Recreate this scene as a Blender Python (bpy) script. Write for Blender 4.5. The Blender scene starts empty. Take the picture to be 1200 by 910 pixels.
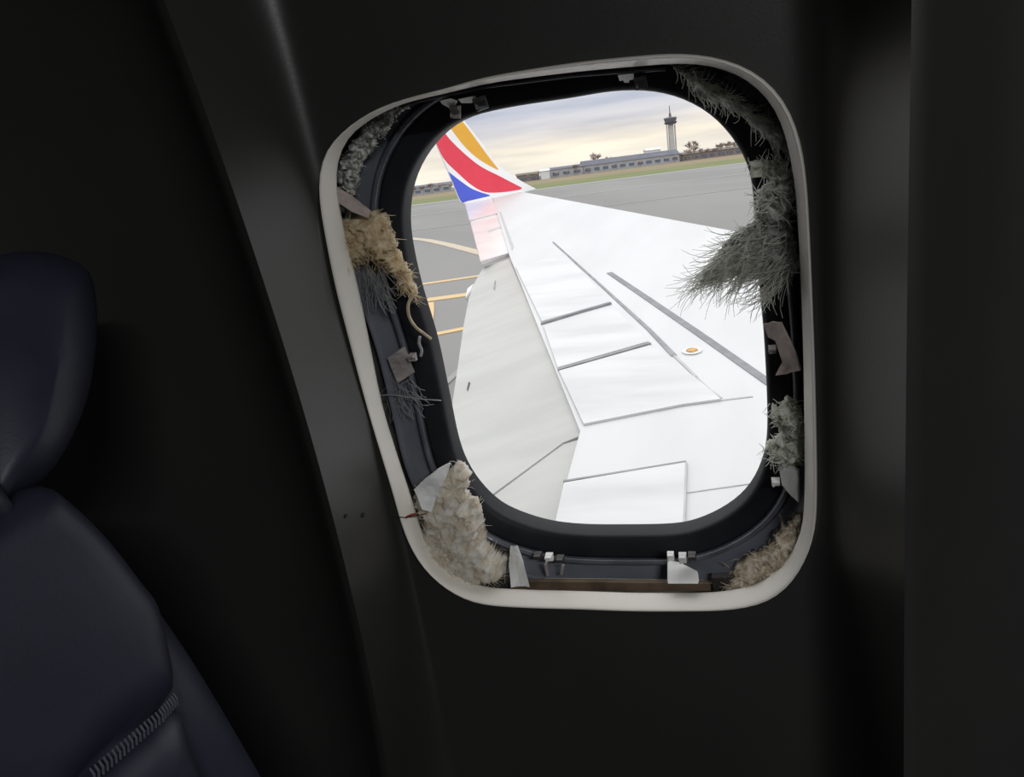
import bpy, bmesh, math, random
import numpy as np
from mathutils import Vector, Matrix, noise as mnoise
random.seed(7)
scene = bpy.context.scene
col = scene.collection
RAD = math.radians

# ------------------------------------------------------------------ camera
FPX, PITCH, YAW, ROLL = 930.0, 14.757, -16.4, 7.3
CAM = Vector((0, 0, 3.95))
p_, y_, r_ = RAD(PITCH), RAD(YAW), RAD(ROLL)
FW = Vector((math.sin(y_)*math.cos(p_), math.cos(y_)*math.cos(p_), -math.sin(p_)))
RT = Vector((math.cos(y_), -math.sin(y_), 0)); UP = RT.cross(FW)
RX = RT*math.cos(r_) - UP*math.sin(r_); UX = RT*math.sin(r_) + UP*math.cos(r_)
cd = bpy.data.cameras.new('camera'); cam = bpy.data.objects.new('camera', cd); col.objects.link(cam)
M = Matrix((RX, UX, -FW)).transposed().to_4x4(); M.translation = CAM
cam.matrix_world = M
cd.sensor_width = 36; cd.lens = FPX/1200*36; cd.clip_start = 0.02; cd.clip_end = 6000
scene.camera = cam

# ------------------------------------------------------------------ sky
world = bpy.data.worlds.new('overcast_sky'); scene.world = world; world.use_nodes = True
nt = world.node_tree; N_ = nt.nodes; L_ = nt.links
bg = N_['Background']; bg.inputs[1].default_value = 1.10
tc = N_.new('ShaderNodeTexCoord'); sx = N_.new('ShaderNodeSeparateXYZ'); L_.new(tc.outputs['Generated'], sx.inputs[0])
rp = N_.new('ShaderNodeValToRGB'); L_.new(sx.outputs[2], rp.inputs[0])
e = rp.color_ramp.elements
e[0].position = 0.0; e[0].color = (.92, .87, .75, 1)
e[1].position = 1.0; e[1].color = (1.9, 1.9, 1.9, 1)
for po, c in ((.030, (.90, .82, .68)), (.052, (.70, .68, .68)), (.072, (.535, .56, .635)), (.2, (.86, .88, .93)), (.5, (1.35, 1.36, 1.38))):
    k = e.new(po); k.color = (*c, 1)
mp = N_.new('ShaderNodeMapping'); mp.inputs['Scale'].default_value = (1.6, 1.6, 17); L_.new(tc.outputs['Generated'], mp.inputs[0])
nz = N_.new('ShaderNodeTexNoise'); nz.inputs['Scale'].default_value = 2.6; nz.inputs['Detail'].default_value = 6; L_.new(mp.outputs[0], nz.inputs[0])
r2 = N_.new('ShaderNodeValToRGB'); L_.new(nz.outputs[0], r2.inputs[0])
r2.color_ramp.elements[0].position = .36; r2.color_ramp.elements[0].color = (.80, .82, .88, 1)
r2.color_ramp.elements[1].position = .6; r2.color_ramp.elements[1].color = (1.10, 1.09, 1.07, 1)
mx = N_.new('ShaderNodeMix'); mx.data_type = 'RGBA'; mx.blend_type = 'MULTIPLY'; mx.inputs[0].default_value = 1
L_.new(rp.outputs[0], mx.inputs[6]); L_.new(r2.outputs[0], mx.inputs[7]); L_.new(mx.outputs[2], bg.inputs[0])

vs = scene.view_settings
vs.view_transform = 'Standard'; vs.look = 'None'; vs.gamma = 1; vs.exposure = 0.0; vs.use_curve_mapping = False

# ------------------------------------------------------------------ helpers
def ray(px, py):
    return FW*FPX + RX*(px-600) + UX*(455-py)
def on_plane(px, py, p0, n):
    d = ray(px, py); return CAM + d*((p0-CAM).dot(n)/d.dot(n))
D0 = 0.62; TILT = RAD(5)
WV = Vector((0, -math.sin(TILT), math.cos(TILT))); WN = Vector((0, -math.cos(TILT), -math.sin(TILT)))
W0 = CAM - WN*D0
WALL = Matrix((Vector((1, 0, 0)), WV, WN)).transposed().to_4x4(); WALL.translation = W0
def P(px, py, n=0.0):                      # photograph point -> wall-local (u, v, n) at depth n
    d = ray(px, py); s = (D0-n)/(-d.dot(WN)); x = d*s
    return Vector((x.x, x.dot(WV), n))

def mat(name, colr, rough=.6, c2=None, scale=20, detail=4, bump=0, bscale=None, metal=0, coat=0, spec=None, stretch=None, lo=.4, hi=.62):
    m = bpy.data.materials.new(name); m.use_nodes = True
    t = m.node_tree; b = t.nodes['Principled BSDF']
    b.inputs['Base Color'].default_value = (*colr, 1); b.inputs['Roughness'].default_value = rough
    b.inputs['Metallic'].default_value = metal; b.inputs['Coat Weight'].default_value = coat
    if spec is not None: b.inputs['Specular IOR Level'].default_value = spec
    if c2 or bump:
        tcn = t.nodes.new('ShaderNodeTexCoord'); mpn = t.nodes.new('ShaderNodeMapping')
        if stretch: mpn.inputs['Scale'].default_value = stretch
        t.links.new(tcn.outputs['Object'], mpn.inputs[0])
    if c2:
        n = t.nodes.new('ShaderNodeTexNoise'); n.inputs['Scale'].default_value = scale; n.inputs['Detail'].default_value = detail
        t.links.new(mpn.outputs[0], n.inputs[0])
        r = t.nodes.new('ShaderNodeValToRGB'); t.links.new(n.outputs[0], r.inputs[0])
        r.color_ramp.elements[0].position = lo; r.color_ramp.elements[0].color = (*colr, 1)
        r.color_ramp.elements[1].position = hi; r.color_ramp.elements[1].color = (*c2, 1)
        t.links.new(r.outputs[0], b.inputs['Base Color'])
    if bump:
        n = t.nodes.new('ShaderNodeTexNoise'); n.inputs['Scale'].default_value = bscale or scale*3; n.inputs['Detail'].default_value = 5
        t.links.new(mpn.outputs[0], n.inputs[0])
        bn = t.nodes.new('ShaderNodeBump'); bn.inputs['Strength'].default_value = bump; bn.inputs['Distance'].default_value = .002
        t.links.new(n.outputs[0], bn.inputs['Height']); t.links.new(bn.outputs[0], b.inputs['Normal'])
    return m

MT = dict(
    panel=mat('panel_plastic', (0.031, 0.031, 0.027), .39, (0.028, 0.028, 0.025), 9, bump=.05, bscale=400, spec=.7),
    trim=mat('trim_plastic', (0.920, 0.880, 0.790), .35, (0.880, 0.840, 0.750), 14),
    cabin=mat('cabin_lining', (.16, .16, .15), .7, (.13, .13, .12), 5),
    carpet=mat('carpet', (.03, .03, .05), .95, (.02, .02, .03), 90),
    liner=mat('cavity_liner', (0.200, 0.210, 0.180), .75, (0.090, 0.095, 0.085), 35, bump=.3),
    seal=mat('black_rubber', (.008, .009, .012), .55, (.013, .014, .018), 30, spec=.3),
    retainer=mat('retainer_metal', (0.075, 0.078, 0.095), .35, (0.110, 0.113, 0.135), 25, coat=.6),
    flange=mat('flange_metal', (0.160, 0.170, 0.200), .4, (0.120, 0.130, 0.150), 20, coat=.5),
    wool_w=mat('glass_wool_white', (.90, .90, .82), .95, (.62, .62, .55), 130),
    wool_c=mat('glass_wool_cream', (.93, .80, .54), .95, (.66, .50, .28), 110),
    wool_lc=mat('glass_wool_light_cream', (0.960, 0.920, 0.820), .95, (0.820, 0.720, 0.560), 120),
    wool_g=mat('glass_wool_grey', (0.700, 0.700, 0.650), .95, (0.400, 0.400, 0.370), 140),
    wool_s=mat('glass_wool_speckled', (0.930, 0.930, 0.860), .95, (0.300, 0.300, 0.260), 190, lo=.44, hi=.56),
    wool_t=mat('glass_wool_tan', (0.940, 0.860, 0.700), .95, (0.580, 0.460, 0.300), 150),
    wool_gr=mat('glass_wool_greenish', (.90, .92, .82), .95, (.68, .68, .57), 120),
    scrap_w=mat('torn_white_plastic', (0.880, 0.880, 0.840), .5, (0.800, 0.800, 0.760), 60),
    scrap_p=mat('torn_beige_plastic', (.56, .47, .42), .6, (.42, .35, .31), 60),
    scrap_g=mat('torn_grey_tape', (.27, .24, .23), .6, (.36, .32, .30), 60),
    brown=mat('brown_strip', (.20, .14, .09), .6, (.11, .08, .05), 40),
    dark=mat('dark_bracket', (.035, .03, .028), .5, (.055, .05, .045), 40),
    lug=mat('grey_lug', (.10, .10, .10), .45, (.15, .15, .15), 40),
    cord=mat('cream_cord', (.70, .58, .40), .8, (.55, .44, .3), 200),
    strand=mat('grey_strand', (0.500, 0.510, 0.500), .7, (0.360, 0.370, 0.370), 150),
    red=mat('red_thread', (.30, .03, .02), .7, (.2, .02, .015), 200),
    hole=mat('screw_hole', (.01, .01, .01), .8, (.015, .012, .01), 200),
    leather=mat('navy_leather', (0.032, 0.034, 0.056), .45, (0.027, 0.029, 0.048), 30, bump=.05, bscale=500, spec=.4),
    stitch=mat('stitch_thread', (.10, .10, .13), .7, (.08, .08, .11), 100),
    seatmetal=mat('seat_frame_metal', (.2, .2, .21), .4, (.15, .15, .16), 20, metal=.8),
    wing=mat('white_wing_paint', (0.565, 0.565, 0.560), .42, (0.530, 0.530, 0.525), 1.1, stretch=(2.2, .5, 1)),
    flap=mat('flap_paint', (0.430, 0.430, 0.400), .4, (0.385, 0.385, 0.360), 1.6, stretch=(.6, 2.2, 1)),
    spoiler=mat('spoiler_paint', (0.585, 0.585, 0.578), .33, (0.490, 0.490, 0.485), 1.3, stretch=(.6, 2.6, 1)),
    tipskin=mat('wing_tip_reflection_tint', (0.680, 0.646, 0.637), .25, (0.629, 0.595, 0.595), 3),  # pinkish tint paints in the winglet's reflection
    seam=mat('grey_sealant', (0.224, 0.224, 0.231), .7, (0.286, 0.286, 0.292), 8),
    softseam=mat('pale_sealant', (0.449, 0.449, 0.449), .7, (0.394, 0.394, 0.401), 6),
    walk=mat('grey_walkway_line', (0.204, 0.204, 0.211), .8, (0.245, 0.245, 0.252), 10),
    wgwhite=mat('winglet_white', (.86, .86, .85), .4, (.82, .82, .81), 2),
    wred=mat('winglet_red', (0.748, 0.038, 0.072), .35, (0.714, 0.034, 0.064), 3),
    worange=mat('winglet_orange', (0.765, 0.399, 0.025), .35, (0.748, 0.374, 0.025), 3),
    wblue=mat('winglet_blue', (0.064, 0.102, 0.612), .35, (0.060, 0.093, 0.578), 3),
    port=mat('port_orange', (.62, .33, .06), .5, (.3, .14, .03), 25),
    asphalt=mat('asphalt', (0.188, 0.185, 0.176), .85, (0.220, 0.215, 0.205), .06, stretch=(1, .25, 1)),
    paint_y=mat('yellow_marking', (0.585, 0.408, 0.184), .7, (0.544, 0.408, 0.231), 1.5),
    paint_p=mat('faded_yellow_marking', (.50, .42, .30), .7, (.44, .38, .29), 1.5),
    paint_w=mat('white_marking', (0.260, 0.260, 0.248), .7, (0.235, 0.235, 0.225), 1.0),
    grass=mat('green_grass', (0.125, 0.155, 0.045), .95, (0.165, 0.175, 0.065), .05),
    dry=mat('dry_grass', (0.230, 0.185, 0.100), .95, (0.190, 0.155, 0.080), .04),
    earth=mat('far_earth', (0.160, 0.145, 0.120), .95, (0.130, 0.120, 0.100), .02),
    bark=mat('bark', (0.270, 0.210, 0.180), .9, (0.230, 0.180, 0.160), 2),
    twig=mat('hazed_bare_twigs', (0.420, 0.335, 0.300), .9, (0.340, 0.280, 0.260), .8),  # tree colours made paler to paint in distant haze
    bush=mat('evergreen_bush', (.20, .21, .14), .9, (.26, .25, .17), .8),
    bwall=mat('pale_building_wall', (0.420, 0.410, 0.410), .8, (0.360, 0.350, 0.350), .3),
    bbrick=mat('brick_building_wall', (0.260, 0.210, 0.185), .8, (0.220, 0.180, 0.165), .3),
    bwhite=mat('white_building_wall', (0.722, 0.722, 0.705), .7, (0.663, 0.663, 0.646), .3),
    broof=mat('blue_grey_roof', (0.075, 0.080, 0.110), .6, (0.100, 0.105, 0.135), .2),
    bglass=mat('building_glass', (.10, .13, .18), .2, (.14, .17, .22), .5),
    concrete=mat('hazed_tower_concrete', (0.520, 0.500, 0.470), .8, (0.460, 0.450, 0.430), .4),  # tower shaft and cab tones lightened, haze put into the colour
    towerdark=mat('tower_cab_dark', (0.120, 0.120, 0.140), .4, (0.160, 0.160, 0.180), .8),
    lamp=mat('fill_lamp_lens', (.8, .8, .75), .4, (.75, .75, .7), 20),
)

def woolly(m, tr=.5):
    t = m.node_tree; b = t.nodes['Principled BSDF']; out = t.nodes['Material Output']
    tl = t.nodes.new('ShaderNodeBsdfTranslucent'); mxs = t.nodes.new('ShaderNodeMixShader'); mxs.inputs[0].default_value = tr
    src = b.inputs['Base Color'].links[0].from_socket if b.inputs['Base Color'].links else None
    if src: t.links.new(src, tl.inputs[0])
    else: tl.inputs[0].default_value = b.inputs['Base Color'].default_value
    t.links.new(b.outputs[0], mxs.inputs[1]); t.links.new(tl.outputs[0], mxs.inputs[2]); t.links.new(mxs.outputs[0], out.inputs[0])
    b.inputs['Subsurface Weight'].default_value = .4; b.inputs['Subsurface Radius'].default_value = (1, 1, 1); b.inputs['Subsurface Scale'].default_value = .012
for k_ in MT:
    if k_.startswith('wool'): woolly(MT[k_], .35)
woolly(MT['strand'], .3); MT['wool_g'].node_tree.nodes['Mix Shader'].inputs[0].default_value = .6
def link(name, me, m, parent=None, mw=None, smooth=False):
    o = bpy.data.objects.new(name, me); col.objects.link(o)
    if m is not None and not me.materials: me.materials.append(MT[m] if isinstance(m, str) else m)
    if smooth:
        me.polygons.foreach_set('use_smooth', [True]*len(me.polygons))
    if parent is not None: o.parent = parent
    elif mw is not None: o.matrix_world = mw
    return o
def obj(name, verts, faces, m, parent=None, mw=None, smooth=False):
    me = bpy.data.meshes.new(name); me.from_pydata([tuple(v) for v in verts], [], faces); me.update()
    bm = bmesh.new(); bm.from_mesh(me); bmesh.ops.recalc_face_normals(bm, faces=bm.faces); bm.to_mesh(me); bm.free()
    return link(name, me, m, parent, mw, smooth)
def tag(o, label=None, cat=None, group=None, kind=None):
    if label: o['label'] = label
    if cat: o['category'] = cat
    if group: o['group'] = group
    if kind: o['kind'] = kind
    return o
def empty(name, loc, mw=None):
    o = bpy.data.objects.new(name, None); col.objects.link(o)
    if mw is not None: o.matrix_world = mw
    else: o.location = loc
    return o
def catmull(pts, per=8, closed=False):
    pts = [Vector(p) for p in pts]; n = len(pts); out = []
    for i in range(n if closed else n-1):
        g = (lambda k: pts[k % n]) if closed else (lambda k: pts[max(0, min(n-1, k))])
        a, b, c, d = g(i-1), g(i), g(i+1), g(i+2)
        for j in range(per):
            t = j/per
            out.append(.5*((2*b)+(c-a)*t+(2*a-5*b+4*c-d)*t*t+(3*b-a-3*c+d)*t**3))
    if not closed: out.append(pts[-1])
    return out
def slab(name, top, vec, m, parent=None, mw=None, bevel=0):
    """planar polygon 'top' thickened by vec"""
    bm = bmesh.new()
    a = [bm.verts.new(p) for p in top]; b = [bm.verts.new(Vector(p)+Vector(vec)) for p in top]
    n = len(top)
    bm.faces.new(a); bm.faces.new(b[::-1])
    for i in range(n): bm.faces.new((a[i], b[i], b[(i+1) % n], a[(i+1) % n]))
    bmesh.ops.recalc_face_normals(bm, faces=bm.faces)
    if bevel: bmesh.ops.bevel(bm, geom=bm.edges[:], offset=bevel, segments=2, affect='EDGES', clamp_overlap=True)
    bmesh.ops.triangulate(bm, faces=[f for f in bm.faces if len(f.verts) > 4])
    me = bpy.data.meshes.new(name); bm.to_mesh(me); bm.free()
    return link(name, me, m, parent, mw)
def tube_data(pts, rad, sides=6, V=None, F=None):
    V = [] if V is None else V; F = [] if F is None else F
    base = len(V); n = len(pts)
    for i, p in enumerate(pts):
        t = (Vector(pts[min(i+1, n-1)])-Vector(pts[max(i-1, 0)])).normalized()
        a = t.cross(Vector((.31, .52, .79))).normalized(); b = t.cross(a)
        r = rad(i/(n-1)) if callable(rad) else rad
        for k in range(sides):
            th = 2*math.pi*k/sides
            V.append(Vector(p)+a*(r*math.cos(th))+b*(r*math.sin(th)))
    for i in range(n-1):
        for k in range(sides):
            F.append((base+i*sides+k, base+i*sides+(k+1) % sides, base+(i+1)*sides+(k+1) % sides, base+(i+1)*sides+k))
    F.append(tuple(base+k for k in range(sides))[::-1]); F.append(tuple(base+(n-1)*sides+k for k in range(sides)))
    return V, F
def tube(name, pts, rad, m, parent=None, mw=None, sides=6):
    V, F = tube_data(pts, rad, sides); return obj(name, V, F, m, parent, mw, True)
def box_data(c, s, V=None, F=None, R=None):
    V = [] if V is None else V; F = [] if F is None else F
    b = len(V)
    for dx in (-.5, .5):
        for dy in (-.5, .5):
            for dz in (-.5, .5):
                v = Vector((dx*s[0], dy*s[1], dz*s[2]))
                if R is not None: v = R @ v
                V.append(Vector(c)+v)
    for f in ((0, 1, 3, 2), (4, 6, 7, 5), (0, 4, 5, 1), (2, 3, 7, 6), (0, 2, 6, 4), (1, 5, 7, 3)): F.append(tuple(b+i for i in f))
    return V, F
def box(name, c, s, m, parent=None, mw=None, R=None):
    V, F = box_data(c, s, None, None, R); return obj(name, V, F, m, parent, mw)

# ------------------------------------------------------------------ window outlines (closed, photograph points on their own depth)
RING_O = [(670,74),(572,90),(522,104),(471,117),(433,133),(403,156),(385,176),(377,201),(376,227),(381,265),(393,330),(410,395),(429,463),(446,520),(462,574),(475,620),(494,655),(526,686),(560,703),(610,708),(680,710),(740,712),(800,712),(862,710),(903,700),(931,675),(951,635),(957,594),(956,472),(952,350),(946,227),(940,176),(930,141),(915,113),(892,90),(862,74),(824,65),(786,63),(736,67)]
RING_I = [(670,85),(572,98),(522,110),(471,122),(433,141),(408,161),(396,188),(394,217),(403,265),(413,306),(427,369),(447,469),(464,527),(486,594),(501,640),(524,668),(563,686),(610,690),(680,692),(740,694),(795,694),(842,693),(882,685),(915,663),(935,633),(942,594),(942,472),(939,350),(932,227),(925,181),(918,151),(905,123),(885,101),(857,84),(817,75),(786,75),(736,79)]
APER = [(670,115),(597,126),(547,138),(522,151),(501,171),(484,197),(475,222),(471.5,247),(472.5,278),(484,334),(504,401),(518.6,468),(532,530),(548,565),(570,591),(591,606),(633,621),(675,627),(730,628),(787,627),(815,622),(850,606),(878,582),(895,547),(900,505),(896,405),(890,337),(882,222),(875,191),(860,164),(837,138),(807,119),(774,108.5),(743,106),(710,108)]
NT = 168
def polar(pxs, n, centre=None):
    c = [P(x, y, n) for x, y in pxs]; cl = catmull(c, 10, True)
    if centre is None:
        centre = Vector(((min(q.x for q in cl)+max(q.x for q in cl))/2, (min(q.y for q in cl)+max(q.y for q in cl))/2, n))
    a = np.array([math.atan2(q.y-centre.y, q.x-centre.x) for q in cl]); r = np.array([math.hypot(q.x-centre.x, q.y-centre.y) for q in cl])
    i = np.argsort(a); a, r = a[i], r[i]
    a = np.concatenate([a-2*np.pi, a, a+2*np.pi]); r = np.tile(r, 3)
    th = np.linspace(-np.pi, np.pi, NT, endpoint=False)
    rr = np.interp(th, a, r)
    for _ in range(2): rr = (np.roll(rr, 1)+2*rr+np.roll(rr, -1))/4
    return [Vector((centre.x+R*math.cos(t), centre.y+R*math.sin(t), n)) for t, R in zip(th, rr)], centre
RO, CEN = polar(RING_O, 0); RI, _ = polar(RING_I, -.014)
NA = -.055
AP, CA = polar(APER, NA)
def normals2(loop):
    out = []; n = len(loop)
    for i in range(n):
        t = loop[(i+2) % n]-loop[i-2]; out.append(Vector((t.y, -t.x, 0)).normalized())
    return out
APN = normals2(AP)
def sweep(name, loops, m, parent=None, mw=None, closed_profile=False, smooth=True):
    V = [v for l in loops for v in l]; n = NT; F = []
    K = len(loops)
    for k in range(K if closed_profile else K-1):
        k2 = (k+1) % K
        for i in range(n):
            j = (i+1) % n; F.append((k*n+i, k*n+j, k2*n+j, k2*n+i))
    return obj(name, V, F, m, parent, mw, smooth)
def aoff(o, n): return [Vector((q.x+w.x*o, q.y+w.y*o, n)) for q, w in zip(AP, APN)]

# ------------------------------------------------------------------ cabin wall
RIDGE_H = .086
rl = [P(x, y, RIDGE_H) for x, y in ((193,0),(229,101),(264,198),(308,321),(326,388),(377,555),(413,700),(442,830),(453,903))]
rr_ = [P(x, y, RIDGE_H) for x, y in ((1068,40),(1063,300),(1061,600),(1059,906))]
VT, VB = 1.0, -1.28
RFIT = {k: (np.polyfit([a.y for a in q], [a.x for a in q], 2), min(a.y for a in q), max(a.y for a in q)) for k, q in ((-1, rl), (1, rr_))}
def ridge_u(side, v):
    c, lo_, hi_ = RFIT[side]; return float(np.polyval(c, max(lo_-.1, min(hi_+.05, v))))
UCEN = CEN.x
HALF = .196
def dish(u, v):
    side = -1 if u < UCEN else 1
    b = abs(ridge_u(side, v)-UCEN); t = (abs(u-UCEN)-HALF*.93)/(b-HALF*.93)
    t = max(0, min(1, t)); return RIDGE_H*(t**2.3)
# polar grid from the trim ring to the panel's rectangle
STEPS = 30
bound = []
for q in RO:
    d = Vector((q.x-CEN.x, q.y-CEN.y)); best = 9e9
    for v in (VT, VB):
        if d.y*(v-CEN.y) > 0: best = min(best, (v-CEN.y)/d.y)
    for s in (-1, 1):
        if d.x*s > 0:
            k = 1.0
            for _ in range(8):
                k = (ridge_u(s, CEN.y+d.y*k)-CEN.x)/d.x
                k = max(k, 1.0); k = min(k, 40)
            vv = CEN.y+d.y*k
            if VB-.02 <= vv <= VT+.02: best = min(best, k)
    bound.append(Vector((CEN.x+d.x*best, CEN.y+d.y*best, 0)))
for v in (VT, VB):
    for s in (-1, 1):
        c = Vector((ridge_u(s, v), v, 0)); i = min(range(NT), key=lambda i: (bound[i]-c).length); bound[i] = c
V = []; F = []
for k in range(STEPS+1):
    f = (k/STEPS)**1.15
    for q, b in zip(RO, bound):
        w = q.lerp(b, f); 
        V.append(Vector((w.x, w.y, dish(w.x, w.y) if k else 0)))
for k in range(STEPS):
    for i in range(NT):
        j = (i+1) % NT; F.append((k*NT+i, k*NT+j, (k+1)*NT+j, (k+1)*NT+i))
wall = tag(obj('wall_outboard', V, F, 'panel', None, WALL, True), kind='structure', label='moulded cabin side panel dished around the broken window')
# neighbouring panels beyond the ridges
def neighbour(name, side):
    vs_ = np.linspace(VB, VT, 40)
    prof = [(0, RIDGE_H), (.006, RIDGE_H-.0015), (.014, RIDGE_H-.008), (.04, RIDGE_H*.5), (.08, RIDGE_H*.2), (.12, RIDGE_H*.06), (.18, 0), (.28, 0), (.36, RIDGE_H*.4), (.40, RIDGE_H), (2.0, RIDGE_H)]
    V = []; F = []
    for v in vs_:
        for d, n in prof: V.append(Vector((ridge_u(side, v)+side*d, v, n)))
    K = len(prof)
    for a in range(len(vs_)-1):
        for b in range(K-1): F.append((a*K+b, a*K+b+1, (a+1)*K+b+1, (a+1)*K+b))
    return tag(obj(name, V, F, 'panel', None, WALL, True), kind='structure')
neighbour('wall_aft_panel', -1); neighbour('wall_forward_panel', 1)
# little screw holes and hairline mark on the panel
for x, y, r in ((405, 604, .0022), (425, 603, .0028)):
    for n_ in np.linspace(RIDGE_H, 0, 400):      # first surface point met along the line of sight
        q = P(x, y, float(n_))
        if dish(q.x, q.y) >= n_: break
    gx = (dish(q.x+.002, q.y)-dish(q.x-.002, q.y))/.004; nn = Vector((-gx, 0, 1)).normalized(); tx = Vector((nn.z, 0, -nn.x))
    q.z = float(n_)+.0006
    pts = [q+nn*.0008+tx*(r*math.cos(a))+Vector((0, r*.8*math.sin(a), 0)) for a in np.linspace(0, 2*math.pi, 12, endpoint=False)]
    slab('screw_hole', pts, -nn*.003, 'hole', wall)

# trim ring
def lerp_loop(f, n, grow=0):
    out = []
    for a, b in zip(RO, RI):
        q = a.lerp(b, f); out.append(Vector((q.x, q.y, n)))
    return out
ring = sweep('trim_1', [lerp_loop(-.08, -.004), lerp_loop(0, .0005), lerp_loop(.1, .0045), lerp_loop(.2, .0068), lerp_loop(.3, .0074), lerp_loop(.42, .0058), lerp_loop(.55, .0022), lerp_loop(.70, -.0022), lerp_loop(.84, -.0068), lerp_loop(.95, -.0112), lerp_loop(1.0, -.0140), lerp_loop(.9, -.0146), lerp_loop(.6, -.0125), lerp_loop(.4, -.008)], 'trim', None, WALL)
tag(ring, kind='structure', label='pale cream rounded trim ring around the cabin window')

# outer skin with the window hole
def rect_bound(loop, cen, u0, u1, v0, v1, n):
    out = []
    for q in loop:
        d = q-cen; k = 1e9
        if d.x > 1e-9: k = min(k, (u1-cen.x)/d.x)
        if d.x < -1e-9: k = min(k, (u0-cen.x)/d.x)
        if d.y > 1e-9: k = min(k, (v1-cen.y)/d.y)
        if d.y < -1e-9: k = min(k, (v0-cen.y)/d.y)
        out.append(Vector((cen.x+d.x*k, cen.y+d.y*k, n)))
    for u in (u0, u1):
        for v in (v0, v1):
            c = Vector((u, v, n)); i = min(range(NT), key=lambda i: (out[i]-c).length); out[i] = c
    return out
big = rect_bound(AP, CA, -2.3, 2.3, VB-.1, VT+.1, NA-.005); big2 = [Vector((q.x, q.y, NA-.02)) for q in big]
skin = sweep('wall_fuselage_skin', [aoff(.036, NA-.005), big, big2, aoff(.001, NA-.02), aoff(.001, NA-.006)], 'liner', None, WALL, True, smooth=False)
tag(skin, kind='structure', label='dark lining of the fuselage skin behind the panel')

# window frame
win = tag(empty('window_1', (0, 0, 0), WALL), kind='structure', label='black rubber lined window frame stripped of its panes')
sweep('seal', [aoff(.0005, NA-.024), aoff(0, NA-.004), aoff(.0012, NA), aoff(.004, NA+.002), aoff(.018, NA+.006), aoff(.0205, NA+.006), aoff(.0215, NA), aoff(.0215, NA-.005)], 'seal', win)
sweep('retainer', [aoff(.0205, NA), aoff(.0210, NA+.010), aoff(.0225, NA+.013), aoff(.0245, NA+.013), aoff(.0262, NA+.010), aoff(.0275, NA+.003), aoff(.032, NA+.002)], 'retainer', win)
sweep('flange', [aoff(.0300, NA+.0030), aoff(.034, NA+.006), aoff(.0420, NA+.018), aoff(.0450, NA+.022), aoff(.0462, NA+.020), aoff(.0465, NA-.004)], 'flange', win)

# ------------------------------------------------------------------ cabin shell (light-tight)
def shell(name, c, s, m, label=None):
    return tag(box(name, c, s, m), kind='structure', label=label)
ZF, ZC = 2.74, 4.95
shell('floor', (0, -.85, ZF-.03), (4.6, 3.6, .06), 'carpet')
shell('ceiling', (0, -.85, ZC+.03), (4.6, 3.6, .06), 'cabin')
shell('wall_inboard', (0, -2.63, (ZF+ZC)/2), (4.6, .06, ZC-ZF), 'cabin')
shell('wall_fore', (2.23, -.85, (ZF+ZC)/2), (.06, 3.6, ZC-ZF), 'cabin')
shell('wall_aft', (-2.23, -.85, (ZF+ZC)/2), (.06, 3.6, ZC-ZF), 'cabin')
# added fill light, invented to brighten wall, seat and insulation
lampo = tag(empty('fill_lamp', (1.2, -1.6, ZC)), 'added fill light over the cabin aisle', 'lamp')
box('housing', (0, 0, -.02), (.9, .16, .04), 'cabin', lampo); box('lens', (0, 0, -.043), (.84, .1, .006), 'lamp', lampo)
ld = bpy.data.lights.new('fill_light', 'AREA'); ld.shape = 'RECTANGLE'; ld.size = .84; ld.size_y = .1; ld.energy = 47; ld.color = (.96, .97, 1)
lo = bpy.data.objects.new('fill_light', ld); col.objects.link(lo); lo.parent = lampo; lo.location = (0, 0, -.05)

# ------------------------------------------------------------------ wing
WZ0, WDIH = -1.9, 6.5
WK = math.tan(RAD(WDIH))
WPN = Vector((0, -WK, 1)).normalized(); WP0 = CAM+Vector((0, 0, WZ0))
def wp(px, py, up=0.0): return on_plane(px, py, WP0+WPN*up, WPN)
wing = tag(empty('airplane_wing', (-.5, 8, CAM.z-1.4)), 'white airplane wing with colourful upturned winglet and lowered flaps', 'airplane wing')
wing_inv = Matrix.Translation(-Vector(wing.location))
def wl(p): return Vector(p)-Vector(wing.location)
tipLE, LEr = wp(613, 224), wp(885, 268); tipTE = wp(545, 239)
h0, h1, h2 = wp(597, 299), wp(680, 505), wp(648, 622)
ailo = wp(577, 231)
def LEx(y): return LEr.x+(tipLE.x-LEr.x)*(y-LEr.y)/(tipLE.y-LEr.y)
TEy = [.8, h2.y, h1.y, h0.y, ailo.y, tipLE.y+.02]; TEx_ = [h2.x+(h1.x-h2.x)*(-.8), h2.x, h1.x, h0.x, ailo.x, ailo.x-.02]
def TEx(y): return float(np.interp(y, TEy, TEx_))
V = []; F = []
ys = sorted(set([.8, h2.y, h1.y, h0.y, ailo.y] + list(np.linspace(.8, tipLE.y, 26))))
cs = [0, .006, .02, .045, .08, .12, .2, .35, .5, .65, .8, .92, 1.0]
for y in ys:
    a, b = LEx(y), TEx(y); ch = a-b; zp = WP0.z+WK*(y-WP0.y)
    th = .055*ch+.05
    ring_ = []
    for c in cs:      # top, leading to trailing edge
        drop = 0 if c > .12 else .055*ch*(1-c/.12)**2.2*.55
        ring_.append(Vector((a-c*ch, y, zp-drop)))
    for c in cs[::-1][:-1]:
        thick = th*(4*c*(1-c))**.6*.9+.022*(1 if c > .5 else 0)
        ring_.append(Vector((a-c*ch, y, zp-(.055*ch*.55 if c < .12 else 0)-thick)))
    V += [wl(q) for q in ring_]; K = len(ring_)
for i in range(len(ys)-1):
    for k in range(K):
        j = (k+1) % K; F.append((i*K+k, i*K+j, (i+1)*K+j, (i+1)*K+k))
F.append(tuple(range(K))); F.append(tuple(range((len(ys)-1)*K, len(ys)*K))[::-1])
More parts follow.
